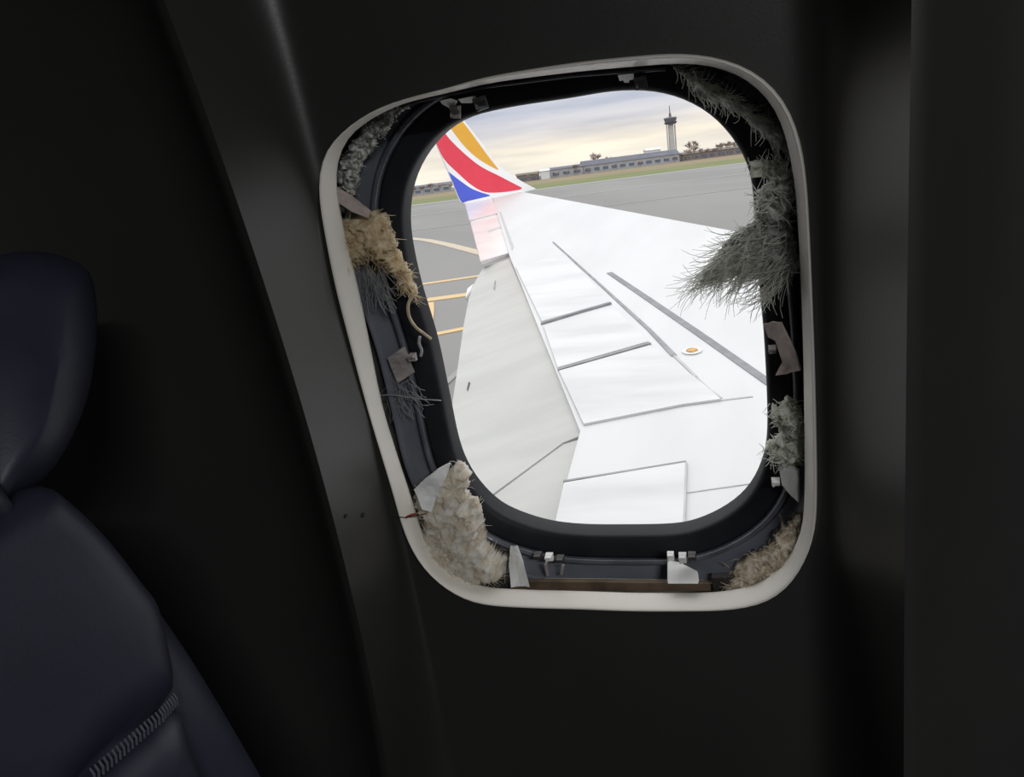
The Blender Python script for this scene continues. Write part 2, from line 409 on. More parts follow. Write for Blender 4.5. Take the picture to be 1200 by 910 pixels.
skin_o = obj('wing_skin', V, F, 'wing', wing, smooth=True)
skin_o.data.set_sharp_from_angle(angle=RAD(35))
def wpoly(name, pxs, m, up, thick, parent=wing, bevel=0):
    return slab(name, [wl(wp(x, y, up)) for x, y in pxs], -WPN*thick, m, parent, bevel=bevel)
def wstrip(name, pts, w, m, up=.004, thick=.004, parent=wing):
    """flat strip of width w (m) following photograph points on the wing plane"""
    c = [wp(x, y, up) for x, y in pts]; L = []; R = []
    for i, q in enumerate(c):
        t = (c[min(i+1, len(c)-1)]-c[max(i-1, 0)]).normalized(); s = WPN.cross(t).normalized()
        ww = w[i] if isinstance(w, (list, tuple)) else w
        L.append(wl(q+s*ww/2)); R.append(wl(q-s*ww/2))
    return slab(name, L+R[::-1], -WPN*thick, m, parent)
# spoilers between hinge line and trailing edge, each its own plate
def TL(t): return (597+(680-597)*t, 300+(505-300)*t)       # along the trailing edge
def spoiler(a, b, c, d): return wpoly('spoiler', [a, b, c, d], 'spoiler', .016, .014)
spoiler((604,312), (662,297), (715,353), (635,376))
spoiler((636.5,381), (717,357.5), (760,399.5), (653.5,430))
wpoly('spoiler', [(655,434), (762,404), (814,441), (845,467), (800,473), (684,496)], 'spoiler', .016, .014)
spoiler((661,565), (803,541), (800,640), (642,650))
# hinge line, walkway line and panel seams
wstrip('hinge_gap', [(648,283),(700,330),(760,385),(790,416)], [.018,.023,.032,.038], 'seam', .007)
wstrip('hinge_gap', [(790,416),(803,428),(816,441)], .02, 'softseam', .006)
wstrip('walkway_line', [(714,319),(760,350),(820,391),(893,442),(960,489)], [.055,.058,.06,.06,.06], 'walk', .005)
wstrip('panel_seam', [(634,378),(680,364),(716,354)], .014, 'seam', .020, .02)
wstrip('panel_seam', [(654,432),(700,419),(762,401)], .022, 'seam', .020, .02)
wstrip('panel_seam', [(684,497),(740,487),(800,474),(882,464)], .014, 'softseam')
wstrip('panel_seam', [(660,563),(730,552),(804,540)], .016, 'seam', .017, .018)
wstrip('panel_seam', [(804,540),(803,580),(801,625)], .010, 'softseam', .017, .018)
wstrip('panel_seam', [(803,577),(830,573),(880,566)], .007, 'softseam')
wstrip('panel_seam', [(816,441),(832,456),(846,466)], .010, 'softseam')
# fuel port
pc = wp(811, 411, .006)
def disc(name, c, r, m, up, seg=20):
    a = Vector((1, 0, 0)); b = WPN.cross(a).normalized()
    return slab(name, [wl(c+WPN*up+a*(r*math.cos(t))+b*(r*math.sin(t))) for t in np.linspace(0, 2*math.pi, seg, endpoint=False)], -WPN*.006, m, wing)
disc('port_ring', pc, .066, 'bwhite', .004); disc('port_cap', pc, .040, 'port', .008)
# tip skin and aileron
wpoly('tip_panel', [(545,239),(576,231),(584,249),(550,258)], 'tipskin', .004, .05, bevel=.004)
wpoly('aileron', [(551,259.5),(583,251),(597,296),(563,306)], 'tipskin', -.02, .05, bevel=.006)
wpoly('aileron_seam', [(571,270),(587,265),(588,266.5),(572,272)], 'softseam', -.018, .003)
wpoly('hinge_gap', [(585,248),(587,248),(602,288),(600,293)], 'softseam', .005, .004)
# flaps: plane through the trailing edge, drooped
hd = (h1-h0).normalized(); aft = hd.cross(WPN).normalized()
if aft.x > 0: aft = -aft
drp = RAD(17); fd = aft*math.cos(drp)-WPN*math.sin(drp); FN = hd.cross(fd).normalized()
if FN.z < 0: FN = -FN
def flap(name, pxs, m, off=-.03, thick=.06, bevel=.004):
    return slab(name, [wl(on_plane(x, y, h0+FN*off, FN)) for x, y in pxs], -FN*thick, m, wing, bevel=bevel)
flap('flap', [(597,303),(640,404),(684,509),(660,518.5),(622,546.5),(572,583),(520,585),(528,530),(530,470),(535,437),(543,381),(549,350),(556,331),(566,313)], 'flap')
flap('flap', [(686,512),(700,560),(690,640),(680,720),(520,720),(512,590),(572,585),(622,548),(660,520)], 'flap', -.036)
flap('flap_mark', [(547,456),(549,447),(551,448),(548,458)], 'dark', -.026, .004, 0)
flap('flap_mark', [(578,338),(580,328),(581,329),(580,340)], 'seam', -.026, .004, 0)
flap('flap_track', [(545,348),(547,338),(556,331),(552,340)], 'bwhite', -.05, .08, .01)

# winglet
wt = (tipTE-tipLE).normalized(); wup = Vector((0, math.sin(RAD(13)), math.cos(RAD(13)))); WGN = wt.cross(wup).normalized()
if WGN.y > 0: WGN = -WGN
def wg(x, y, off=0): return wl(on_plane(x, y, tipLE+WGN*off, WGN))
LEc = [(629,221.5),(608,210),(585,194),(569,173),(548,146),(520,110),(494,76),(486,66)]
TEc = [(545,239),(540,236),(532,217),(525,200),(510,165),(490,118),(474,82),(472,70)]
lec = catmull([(x, y, 0) for x, y in LEc], 4); tec = catmull([(x, y, 0) for x, y in TEc], 4)
gl = slab('winglet', [wg(q.x, q.y) for q in lec]+[wg(q.x, q.y) for q in tec[::-1]]+[wg(580, 233), wg(612, 226)], -WGN*.05, 'wgwhite', wing, bevel=.008)
def stripe(up_, lo_, m):
    a = catmull([(x, y, 0) for x, y in up_], 5); b = catmull([(x, y, 0) for x, y in lo_], 5)
    s = slab('stripe', [wg(q.x, q.y, .002) for q in a]+[wg(q.x, q.y, .002) for q in b[::-1]], -WGN*.003, m, gl)
    return s
stripe([(491,78),(517,111),(545,146),(562,169),(573,184),(584,198)], [(484,84),(505,117),(528,150),(544,171),(562,187),(583,199)], 'worange')
stripe([(482,86),(500,120),(520,154),(539,175),(562,194),(585,206),(612,220)], [(476,88),(492,122),(510.5,166),(521,187),(537,203),(553,217),(569,225),(590,225),(610,222)], 'wred')
stripe([(525.5,201),(541,213),(555,222),(574,228.5)], [(533,219),(541,236.5),(548,235.5),(574,229.5)], 'wblue')

# ------------------------------------------------------------------ airport ground
HF = Vector((math.sin(y_), math.cos(y_), 0)); HR = Vector((math.cos(y_), -math.sin(y_), 0))
def gp(lat, dep, z=0): q = HF*dep+HR*lat; return Vector((q.x, q.y, z))
def horizon_y(px): return 202-(px-647)*math.tan(RAD(ROLL))
def lat(px, dep):
    d = ray(px, horizon_y(px)); return dep*d.dot(HR)/d.dot(HF)
def ground_px(px, py, z=0): return on_plane(px, py, Vector((0, 0, z)), Vector((0, 0, 1)))
def field(name, d0, d1, half, z, m, th=.2):
    mw = Matrix.Rotation(-y_, 4, 'Z'); mw.translation = gp(0, d0, z)
    return slab(name, [(-half, 0, 0), (half, 0, 0), (half, d1-d0, 0), (-half, d1-d0, 0)], (0, 0, -th), m, None, mw)
tag(field('ground', -80, 1500, 1500, 0, 'asphalt', .5), kind='structure', label='grey concrete airport apron')
tag(field('ground_earth', 550, 1500, 1400, .10, 'earth', .09), kind='structure')
gf = tag(field('grass_field', 227, 330, 700, .05, 'grass', .04), 'green grass strip fading to brown between the taxiway and the far buildings', 'grass', kind='stuff')
slab('dry_grass', [(-900, 103, .01), (900, 103, .01), (900, 323, .01), (-900, 323, .01)], (0, 0, -.04), 'dry', gf)
tag(field('trim_shoulder', 211, 227, 650, .05, 'paint_w', .04), kind='structure', label='pale paved shoulder beside the grass')
def gstrip(name, pts, w, m, label, cat, group=None, ext=0):
    if ext: pts = [(pts[0][0]+(pts[0][0]-pts[1][0])*ext, pts[0][1]+(pts[0][1]-pts[1][1])*ext)]+list(pts)
    c = [ground_px(x, y, .03) for x, y in pts]; L = []; R = []
    for i, q in enumerate(c):
        t = (c[min(i+1, len(c)-1)]-c[max(i-1, 0)]).normalized(); s = Vector((-t.y, t.x, 0))
        L.append(q+s*w/2); R.append(q-s*w/2)
    return tag(slab(name, L+R[::-1], (0, 0, -.025), m), label, cat, group)
gstrip('taxiway_line', [(470,278),(500,281),(524,286),(575,299)], .75, 'paint_p', 'pale yellow taxiway line bending beside the aileron', 'marking', ext=.6)
gstrip('taxiway_line', [(470,336),(530,327.5),(600,317)], .55, 'paint_y', 'yellow taxiway line passing just beyond the outboard flap corner', 'marking', ext=3.0)
gstrip('taxiway_line', [(470,355),(530,347),(580,340)], .85, 'paint_y', 'broad orange taxiway line joined to a short cross line', 'marking', ext=3.0)
gstrip('taxiway_line', [(501,354.5),(501,363),(499,378)], .45, 'paint_y', 'short orange cross line between two taxiway lines', 'marking')
gstrip('taxiway_line', [(480,397),(510,391),(570,379)], .40, 'paint_y', 'thin orange taxiway line under the middle of the flap', 'marking', ext=3.0)
gstrip('taxiway_line', [(505,465),(520,450),(545,427)], .16, 'paint_w', 'thin white painted line under the inner flap', 'marking')
for dd, ww, z, lb in ((128, 3.0, .03, 'broad pale runway edge line before the grass'), (82, .9, .03, 'narrow pale runway line crossing beyond the wing')):
    o = tag(field('runway_line', dd, dd+ww, 300, z, 'paint_w', .02), lb, 'marking')

# ------------------------------------------------------------------ far buildings
def building(name, px0, px1, dep, h, depth, wm, rm, label, roofh=1.0, win=True, over=.6, cat='building'):
    a, b = lat(px0, dep), lat(px1, dep); c = (a+b)/2; w = b-a
    root = tag(empty(name, gp(c, dep, .1)), label, cat, 'buildings beyond the field')
    root.rotation_euler = (0, 0, -y_)
    box('wall', (0, depth/2, h/2), (w, depth, h), wm, root)
    V = [(-w/2-over, -over, h), (w/2+over, -over, h), (w/2+over, depth+over, h), (-w/2-over, depth+over, h), (-w/2-over, depth/2, h+roofh), (w/2+over, depth/2, h+roofh)]
    obj('roof', V, [(0, 1, 5, 4), (2, 3, 4, 5), (0, 4, 3), (1, 2, 5), (0, 3, 2, 1)], rm, root)
    if win:
        n = max(2, int(w/6)); wv, wf = box_data((0, 0, 0), (w/n*.6, .3, h*.35))
        me = None
        for i in range(n):
            x = -w/2+w*(i+.5)/n
            if me is None: o = obj('window_pane', wv, wf, 'bglass', root); me = o.data
            else: o = link('window_pane', me, None, root)
            o.location = (x, -.1, h*.45)
    return root
building('terminal_building', 684, 796, 590, 5.6, 20, 'bwall', 'broof', 'long low terminal with blue grey roof below the control tower', 3.4)
building('shed', 606, 632, 575, 4.5, 12, 'bbrick', 'earth', 'low brick shed directly behind the winglet base', 1.4)
building('white_shed', 634, 644, 570, 5.6, 8, 'bwhite', 'bwhite', 'small bright white shed beside the low brick shed', 1.2, False)
building('office_block', 645, 682, 580, 5.6, 14, 'bwall', 'broof', 'low pale office block at the end of the long terminal', 1.6)
building('hangar', 759, 775, 640, 11, 14, 'bwhite', 'bwhite', 'white hangar rising behind the terminal roof', 1.6, False)
building('warehouse', 800, 880, 600, 4.6, 18, 'bbrick', 'earth', 'brown warehouse behind the row of bare trees next to the tower', 1.6)
building('grey_warehouse', 462, 528, 590, 5.2, 18, 'bwall', 'broof', 'grey warehouse seen aft of the winglet', 1.6)
# control tower
TD = 700
tw = tag(empty('control_tower', gp(lat(788.5, TD), TD, .1)), 'tall control tower with dark glazed cab and mast', 'control tower')
tw.rotation_euler = (0, 0, -y_)
def frus(name, z0, z1, r0, r1, m, parent, seg=10):
    V = [Vector((r0*math.cos(t), r0*math.sin(t), z0)) for t in np.linspace(0, 2*math.pi, seg, endpoint=False)]+[Vector((r1*math.cos(t), r1*math.sin(t), z1)) for t in np.linspace(0, 2*math.pi, seg, endpoint=False)]
    F = [(i, (i+1) % seg, seg+(i+1) % seg, seg+i) for i in range(seg)]+[tuple(range(seg))[::-1], tuple(range(seg, 2*seg))]
    return obj(name, V, F, m, parent)
frus('shaft', 0, 31, 2.6, 2.2, 'concrete', tw)
for s in (-1, 1): box('pier', (s*3.4, 0, 15), (.7, 2.2, 30), 'concrete', tw)
frus('gallery', 30.5, 32.2, 4.2, 5.8, 'towerdark', tw); cab = frus('cab', 32.2, 35.4, 4.6, 5.6, 'towerdark', tw)
frus('roof', 35.4, 36.2, 5.8, 5.0, 'towerdark', tw); frus('radar_base', 36.2, 39.5, 1.2, .9, 'towerdark', tw)
frus('mast', 39.5, 45.5, .45, .3, 'towerdark', tw)

# bare trees
def tree_mesh(seed, h, w, twigs=150):
    rnd = random.Random(seed); V = []; F = []; tips = []
    def br(p, d, L, r, lev):
        q = p+d*L; tube_data([p, (p+q)/2+Vector((rnd.uniform(-.1, .1), rnd.uniform(-.1, .1), 0))*L*.3, q], lambda t: r*(1-.4*t), 4, V, F)
        if lev == 0: tips.append(q); return
        for _ in range(rnd.choice((3, 4)) if lev > 1 else 3):
            a = rnd.uniform(0, 6.28); s = rnd.uniform(.4, .95)*w
            br(q-d*L*rnd.uniform(0, .3), (d+Vector((math.cos(a)*s, math.sin(a)*s, rnd.uniform(-.05, .35)))).normalized(), L*rnd.uniform(.55, .8), r*.6, lev-1)
    br(Vector((0, 0, 0)), Vector((0, 0, 1)), h*.32, h*.03, 3)
    tv, tf = V, F; CV = []; CF = []
    for t in tips:
        for _ in range(max(3, twigs//max(1, len(tips)))):
            d = Vector((rnd.gauss(0, 1), rnd.gauss(0, 1), rnd.gauss(.3, .8))).normalized(); L = h*rnd.uniform(.08, .18)
            s = d.cross(Vector((rnd.random(), rnd.random(), rnd.random()))).normalized()*h*.02
            b = len(CV); CV.extend([t-s, t+s, t+d*L]); CF.append((b, b+1, b+2))
    return tv, tf, CV, CF
kinds = []
for i, (h, w) in enumerate(((11, .8), (9, 1.0), (7.5, 1.1))):
    kinds.append((h, tree_mesh(40+i, h, w, 240)))
meshes = {}
def tree(px, dep, hgt, k, label):
    h, (tv, tf, cv, cf) = kinds[k]; s = hgt/h
    root = tag(empty('bare_tree', gp(lat(px, dep), dep, .101)), label, 'tree', 'bare trees beyond the field')
    root.scale = (s, s, s); root.rotation_euler = (0, 0, px*.7)
    if k not in meshes:
        a = obj('trunk', tv, tf, 'bark', root); b = obj('crown', cv, cf, 'twig', root); tag(b, kind='stuff'); meshes[k] = (a.data, b.data)
    else:
        link('trunk', meshes[k][0], None, root); tag(link('crown', meshes[k][1], None, root), kind='stuff')
for px, dep, h, k, lb in (
    (697, 630, 17, 0, 'taller of two bare trees rising behind the terminal roof'),
    (716, 630, 15, 1, 'shorter broader bare tree rising behind the terminal roof'),
    (676, 572, 9.5, 2, 'bare tree in front of the low office block'),
    (811, 640, 17, 0, 'tall bare tree beside the tower foot')):
    tree(px, dep, h, k, lb)
for i_, px in enumerate(range(806, 892, 8)): tree(px+random.uniform(-1, 1), 556+(i_ % 3)*16, random.uniform(9.5, 12.5), random.choice((0, 1, 2)), 'bare brown tree in the row before the brown warehouse')
for i_, px in enumerate(range(462, 530, 11)): tree(px+random.uniform(-1, 1), 560+(i_ % 2)*16, random.uniform(6.5, 9.5), random.choice((1, 2)), 'bare brown tree before the grey warehouse aft of the winglet')
for px in (618, 628, 652, 664, 690, 722, 750, 790): tree(px, 562+random.uniform(0, 5), random.uniform(4.0, 6), 2, 'low bare shrub tree on the near side of the terminal buildings')

# ------------------------------------------------------------------ torn insulation
def inside(pt, poly):
    x, y = pt; c = False; n = len(poly); j = n-1
    for i in range(n):
        xi, yi = poly[i]; xj, yj = poly[j]
        if (yi > y) != (yj > y) and x < (xj-xi)*(y-yi)/(yj-yi)+xi: c = not c
        j = i
    return c
def edge_dist(pt, poly):
    best = 9; n = len(poly)
    for i in range(n):
        ax, ay = poly[i]; bx, by = poly[(i+1) % n]; dx, dy = bx-ax, by-ay
        t = max(0, min(1, ((pt[0]-ax)*dx+(pt[1]-ay)*dy)/(dx*dx+dy*dy+1e-12)))
        best = min(best, math.hypot(pt[0]-ax-t*dx, pt[1]-ay-t*dy))
    return best
AP_POLY = [(q.x, q.y) for q in AP]
def ap_sd(u, v):
    d = edge_dist((u, v), AP_POLY); return -d if inside((u, v), AP_POLY) else d
def tuft(name, pxs, n0, H, m, label, seed=0, cell=.0017, nfib=260, flen=(.006, .018), fdir=None, fw=.00045, rough=.6, fm=None, edge=.35, group='torn insulation in the window frame', ns=150, spread=.7, wedge=.034, rel=.0055, nmax=-.018, saw=.010):
    """a torn clump: lumpy closed body grown over its outline plus loose fibres"""
    rnd = random.Random(seed)
    poly = [(q.x, q.y) for q in catmull([P(x, y, n0) for x, y in pxs], 3, True)]
    u0, u1 = min(a for a, b in poly), max(a for a, b in poly); v0, v1 = min(b for a, b in poly), max(b for a, b in poly)
    nu = int((u1-u0)/cell)+5; nv = int((v1-v0)/cell)+5
    idx = {}; V = []; pts = []
    for i in range(nu):
        for j in range(nv):
            u = u0+(i-2)*cell; v = v0+(j-2)*cell
            w = mnoise.noise_vector(Vector((u*ns*1.3, v*ns*1.3, seed*3.1)))
            uu, vv = u+w.x*.0034, v+w.y*.0034
            if inside((uu, vv), poly):
                d = edge_dist((uu, vv), poly); hgt = H*min(1, d/.010)**.6
                k = mnoise.fractal(Vector((u*ns, v*ns, seed)), 1.0, 2.1, 4)
                k2 = mnoise.noise(Vector((u*ns*.35, v*ns*.35, seed+9)))
                sd = ap_sd(uu, vv); z = n0+hgt*(.35+.25*k2+.55*max(0, min(1, sd/wedge)))+rel*k*min(1, d/.003)+rel*.9*abs(mnoise.noise(Vector((u*310, v*310, seed+4))))
                ph = sd/.011+1.1*mnoise.noise(Vector((u*95, v*95, seed+2)))+.5*mnoise.noise(Vector((u*240, v*240, seed+6)))
                z += saw*((ph % 1.0)-.5)*min(1, d/.004)
                if z > nmax: z = nmax+(z-nmax)*.45
                jx, jy = rnd.uniform(-.35, .35)*cell, rnd.uniform(-.35, .35)*cell
                idx[(i, j)] = len(V); V.append(Vector((u+jx, v+jy, z))); pts.append((u, v, d, z))
    nT = len(V)
    V += [Vector((q.x, q.y, n0-.002)) for q in V]
    F = []
    from collections import Counter
    ec = Counter()
    quads = []
    for (i, j) in idx:
        if all(k in idx for k in ((i+1, j), (i, j+1), (i+1, j+1))):
            quads.append((idx[(i, j)], idx[(i+1, j)], idx[(i+1, j+1)], idx[(i, j+1)]))
    edges = {}
    for q in quads:
        F.append(q); F.append(tuple(a+nT for a in q[::-1]))
        for a, b in zip(q, q[1:]+q[:1]): edges[(a, b)] = 1
    for (a, b) in edges:
        if (b, a) not in edges: F.append((b, a, a+nT, b+nT))
    used = sorted({i for f in F for i in f}); rm = {a: b for b, a in enumerate(used)}
    body = obj(name, [V[i] for i in used], [tuple(rm[i] for i in f) for f in F], m, None, WALL, True)
    tag(body, label, 'insulation', group)
    # fibres
    FV = []; FF = []
    near = [q for q in pts if q[2] < .005] or pts
    for k in range(nfib):
        u, v, d, z = rnd.choice(near if rnd.random() < edge else pts)
        L = rnd.uniform(*flen)
        if fdir is not None:
            dd = Vector((fdir[0]+rnd.gauss(0, spread*.5), fdir[1]+rnd.gauss(0, spread*.5), rnd.gauss(.1, .3))).normalized()
        else:
            a = rnd.uniform(0, 6.283); dd = Vector((math.cos(a), math.sin(a), rnd.gauss(.25, .35))).normalized()
        p = Vector((u, v, z+.0003)); c = [p]
        curl = Vector((rnd.gauss(0, 1), rnd.gauss(0, 1), rnd.gauss(0, .5)))*.45
        for s in range(4):
            dd = (dd+curl*.35).normalized(); c.append(c[-1]+dd*L/4)
        tube_data(c, lambda t: fw*(1-.6*t), 3, FV, FF)
    if nfib:
        fo = obj('loose_fibres', FV, FF, fm or m, body, None, False); tag(fo, kind='stuff')
    return body
tuft('insulation_batt', [(481,122),(453,126),(428,148),(408,178),(394,207),(402,220),(418,230),(423,207),(435,178),(454,153),(472,134)], -.034, .012, 'wool_s', 'speckled grey batt wedged in the upper aft corner behind the trim', 1, nfib=160, flen=(.003, .008))
tuft('insulation_tuft', [(401,257),(412,252),(427,251),(441,246),(456,250),(461,274),(471,297),(485,326),(492,348),(482,345),(468,330),(456,310),(440,303),(427,307),(414,311),(407,286)], -.046, .040, 'wool_c', 'yellowish cream tuft bulging from the aft edge of the frame', 2, nfib=420, flen=(.006, .016), fdir=(.35, -.6))
tuft('insulation_tuft', [(491,568),(500,560),(511,552),(526,549),(537,540),(550,546),(552,560),(550,574),(565,592),(571,622),(584,640),(598,648),(596,664),(578,671),(549,671),(526,662),(504,648),(496,620),(503,600),(497,585)], -.046, .044, 'wool_lc', 'largest cream clump filling the lower aft corner', 3, nfib=620, flen=(.004, .013))
tuft('insulation_tuft', [(787,78),(802,79),(827,92),(852,108),(876,124),(902,138),(918,156),(921,177),(906,169),(892,157),(875,142),(857,129),(837,121),(818,111),(801,94)], -.044, .030, 'wool_w', 'feathery white strip across the upper forward corner', 4, nfib=460, flen=(.005, .015), fdir=(.75, -.5), spread=.9)
tuft('insulation_batt', [(836,85),(858,88),(884,103),(904,125),(916,146),(902,131),(880,114),(856,99)], -.054, .004, 'wool_g', 'thin grey batt between the white strip and the trim ring', 5, nfib=130, flen=(.008, .018), fdir=(.7, -.7), spread=.5, fm='strand', rel=.002, saw=.002)
tuft('insulation_tuft', [(881,190),(891,186),(910,190),(926,188),(930,208),(928,232),(924,255),(905,268),(887,262),(884,245),(888,222),(895,210)], -.044, .036, 'wool_w', 'white block of fluff at the forward edge above the dark wisp', 6, nfib=360, flen=(.005, .014))
tuft('insulation_tuft', [(884,256),(867,266),(847,288),(830,308),(819,334),(836,330),(852,328),(872,326),(890,322),(893,340),(906,345),(927,326),(936,312),(934,280),(925,256),(905,262)], -.040, .022, 'wool_g', 'dark grey wisp blown across the opening', 7, nfib=640, flen=(.012, .036), fdir=(-.8, -.5), spread=.4, fm='wool_w', fw=.0004)
tuft('insulation_tuft', [(901,470),(912,472),(923,464),(939,476),(941,500),(941,529),(930,540),(917,541),(903,537),(897,519),(914,507),(905,484)], -.044, .034, 'wool_gr', 'pale greenish bow shaped tuft on the forward edge', 8, nfib=320, flen=(.004, .012))
tuft('insulation_tuft', [(838,675),(850,664),(862,655),(880,643),(895,635),(912,616),(925,604),(941,590),(941,615),(938,632),(920,658),(892,676),(862,678)], -.046, .036, 'wool_t', 'tan mottled wad in the lower forward corner', 9, nfib=420, flen=(.004, .011))

# torn scraps of liner and plastic
def scrap(name, pxs, n, th, m, label, cat, tiltv=0, bend=.0, tv=0):
    pts = [P(x, y, n) for x, y in pxs]; c = sum(pts, Vector())/len(pts)
    bm = bmesh.new()
    pts = [Vector((q.x, q.y, n+tiltv*(q.x-c.x)+tv*(q.y-c.y))) for q in pts]
    f = bm.faces.new([bm.verts.new(q) for q in pts])
    bmesh.ops.triangulate(bm, faces=[f]); bmesh.ops.subdivide_edges(bm, edges=bm.edges[:], cuts=3, use_grid_fill=True)
    for v in bm.verts: v.co.z += bend*math.sin((v.co.x-c.x)*160+(v.co.y-c.y)*110)+.0012*mnoise.noise(v.co*220)
    r = bmesh.ops.solidify(bm, geom=bm.faces[:], thickness=th)
    me = bpy.data.meshes.new(name); bm.to_mesh(me); bm.free()
    return tag(link(name, me, m, None, WALL), label, cat)
scrap('liner_strip', [(392,220),(398,218),(415,232),(430,248),(428,257),(412,248),(396,234)], -.020, .002, 'scrap_p', 'stiff beige strip slanting over the yellowish cream tuft', 'scrap', -.6, .001)
scrap('plastic_scrap', [(489,568),(500,558),(512,551),(522,549),(519,562),(510,578),(506,596),(498,590)], -.012, .003, 'scrap_w', 'white plastic flake stuck on the largest cream clump', 'scrap', -.7, .002)
scrap('plastic_scrap', [(596,646),(604,645),(613,658),(624,679),(603,680),(597,664)], -.030, .003, 'scrap_w', 'white torn wedge at the foot of the largest cream clump', 'scrap', 0, .002, -.7)
scrap('liner_scrap', [(897,383),(906,377),(916,376),(926,395),(932,408),(938,427),(924,437),(911,440),(919,424),(911,400),(903,398)], -.030, .0025, 'scrap_p', 'crumpled beige liner piece beneath the dark wisp', 'scrap', .8, .003)
scrap('plastic_scrap', [(914,541),(925,540),(936,546),(937,584),(928,578),(919,570)], -.030, .003, 'scrap_w', 'white plastic tongue below the greenish tuft', 'scrap', .7, .001)
scrap('tape_tab', [(456,417),(473,406),(478,420),(484,437),(467,447),(461,432)], -.036, .002, 'scrap_g', 'square greyish tape tab on the aft edge of the frame', 'scrap', -.5, .001)
# cords, wire and threads
def cordo(name, pts, r, m, label, cat='cord'):
    c = catmull([P(x, y, n) for x, y, n in pts], 8); return tag(tube(name, c, r, m, None, WALL), label, cat)
cordo('string', [(486,346,-.025),(480,352,-.023),(478,361,-.022),(480,372,-.022),(487,383,-.023),(497,391,-.026),(505,397,-.030)], .0015, 'cord', 'curled cream cord hanging below the yellowish tuft')
cordo('string', [(492,394,-.028),(491,402,-.028),(494,410,-.03),(493,417,-.032)], .0014, 'strand', 'short pale cord end above the tape tab')
cordo('loose_thread', [(445,463,-.03),(464,463,-.032),(490,467,-.036),(517,469,-.044)], .0006, 'strand', 'thin grey thread stretched across the aft edge of the frame', 'thread')
cordo('loose_thread', [(440,601,.010),(460,604,.009),(474,606,.0085),(488,604,.004),(505,600,-.02)], .0005, 'dark', 'thin dark thread lying over the trim ring', 'thread')
cordo('red_thread', [(476,606,.0092),(482,603,.0086),(488,602,.004)], .0011, 'red', 'short red thread on the trim ring', 'thread')
# grey wisps below the cream tuft
rnd = random.Random(3); WV_, WF_ = [], []
for k in range(46):
    x = rnd.uniform(420, 452); y = rnd.uniform(308, 330)
    a = P(x, y, -.030); pts = [a]; d = Vector((rnd.uniform(-.2, .35), -1, rnd.uniform(-.1, .1))).normalized()
    for s in range(5):
        d = (d+Vector((rnd.gauss(0, .25), rnd.gauss(0, .15), rnd.gauss(0, .08)))).normalized(); pts.append(pts[-1]+d*rnd.uniform(.004, .009))
    tube_data(pts, .0004, 3, WV_, WF_)
tag(obj('fibre_wisps', WV_, WF_, 'strand', None, WALL), 'loose grey strands hanging below the yellowish tuft', 'fibres', kind='stuff')
WV_, WF_ = [], []
for k in range(40):
    x = rnd.uniform(452, 486); y = rnd.uniform(440, 470)
    a = P(x, y, -.036); pts = [a]; d = Vector((rnd.gauss(0, .4), -1, rnd.uniform(-.1, .1))).normalized()
    for s in range(4):
        d = (d+Vector((rnd.gauss(0, .35), rnd.gauss(0, .25), rnd.gauss(0, .06)))).normalized(); pts.append(pts[-1]+d*rnd.uniform(.003, .008))
    tube_data(pts, .00035, 3, WV_, WF_)
tag(obj('fibre_wisps', WV_, WF_, 'strand', None, WALL), 'sparse grey strands hanging below the square tape tab', 'fibres', kind='stuff')

# clips, lugs and edge strips that belong to the frame
def clip(name, px, py, w, h, n, d, m, rot=0, parent=win):
    """small formed clip: base plate with a raised lip"""
    c = P(px, py, n); R = Matrix.Rotation(RAD(rot), 3, 'Z')
    V, F = box_data(c, (w, h, d*.5), None, None, R)
    box_data(c+R @ Vector((0, h*.32, d*.45)), (w*.9, h*.3, d*.6), V, F, R)
    box_data(c+R @ Vector((-w*.3, -h*.1, d*.4)), (w*.22, h*.55, d*.4), V, F, R)
    return obj(name, V, F, m, parent)
def tab(name, pxs, n, dv, m, du=0):
    pts = [P(x, y, n) for x, y in pxs]; c = sum(pts, Vector())/len(pts)
    pts = [Vector((q.x, q.y, q.z+dv*(q.y-c.y)+du*(q.x-c.x))) for q in pts]
    return slab(name, pts, (0, 0, -.002), m, win)
tab('clip', [(725,88),(743,86),(743,93),(737,94),(736,97),(731,97),(730,94),(726,95)], -.030, 1.6, 'scrap_w')
tab('clip', [(517,118),(530,115),(536,118),(531,124),(524,127),(518,122)], -.030, 1.6, 'scrap_w')
tab('clip', [(538,116),(558,112),(559,117),(550,121),(540,121)], -.030, 1.6, 'scrap_w')
clip('lug', 751, 97, .009, .009, -0.033, .012, 'lug', 7)
clip('lug', 564, 121, .009, .010, -0.033, .012, 'lug', 10)
clip('lug', 534, 131, .008, .010, -0.037, .008, 'scrap_g', -10)
clip('lug', 631, 650, .007, .006, -0.035, .01, 'dark'); clip('clip', 644, 652, .007, .007, -0.031, .01, 'scrap_w'); clip('lug', 657, 654, .007, .006, -0.035, .01, 'dark')
clip('clip_leg', 641, 667, .0025, .014, -0.031, .004, 'scrap_g'); clip('clip_leg', 659, 667, .0025, .012, -0.031, .004, 'scrap_g', -15)
clip('lug', 811, 651, .007, .007, -0.035, .01, 'dark'); clip('clip', 800, 653, .007, .009, -0.030, .01, 'bwhite'); clip('clip', 786, 651, .006, .008, -0.030, .008, 'scrap_w')
slab('bracket', [P(x, y, -.036+(y-658)*.0009) for x, y in ((782,658),(797,661),(818,672),(819,684),(782,684))], (0, 0, -.004), 'scrap_w', win, bevel=.0006)
clip('lug', 905, 409, .006, .006, -0.041, .01, 'scrap_g'); clip('lug', 909, 564, .007, .006, -0.041, .01, 'scrap_w'); clip('lug', 484, 418, .006, .007, -0.035, .01, 'scrap_g')
clip('lug', 886, 198, .008, .012, -0.035, .01, 'wool_gr')
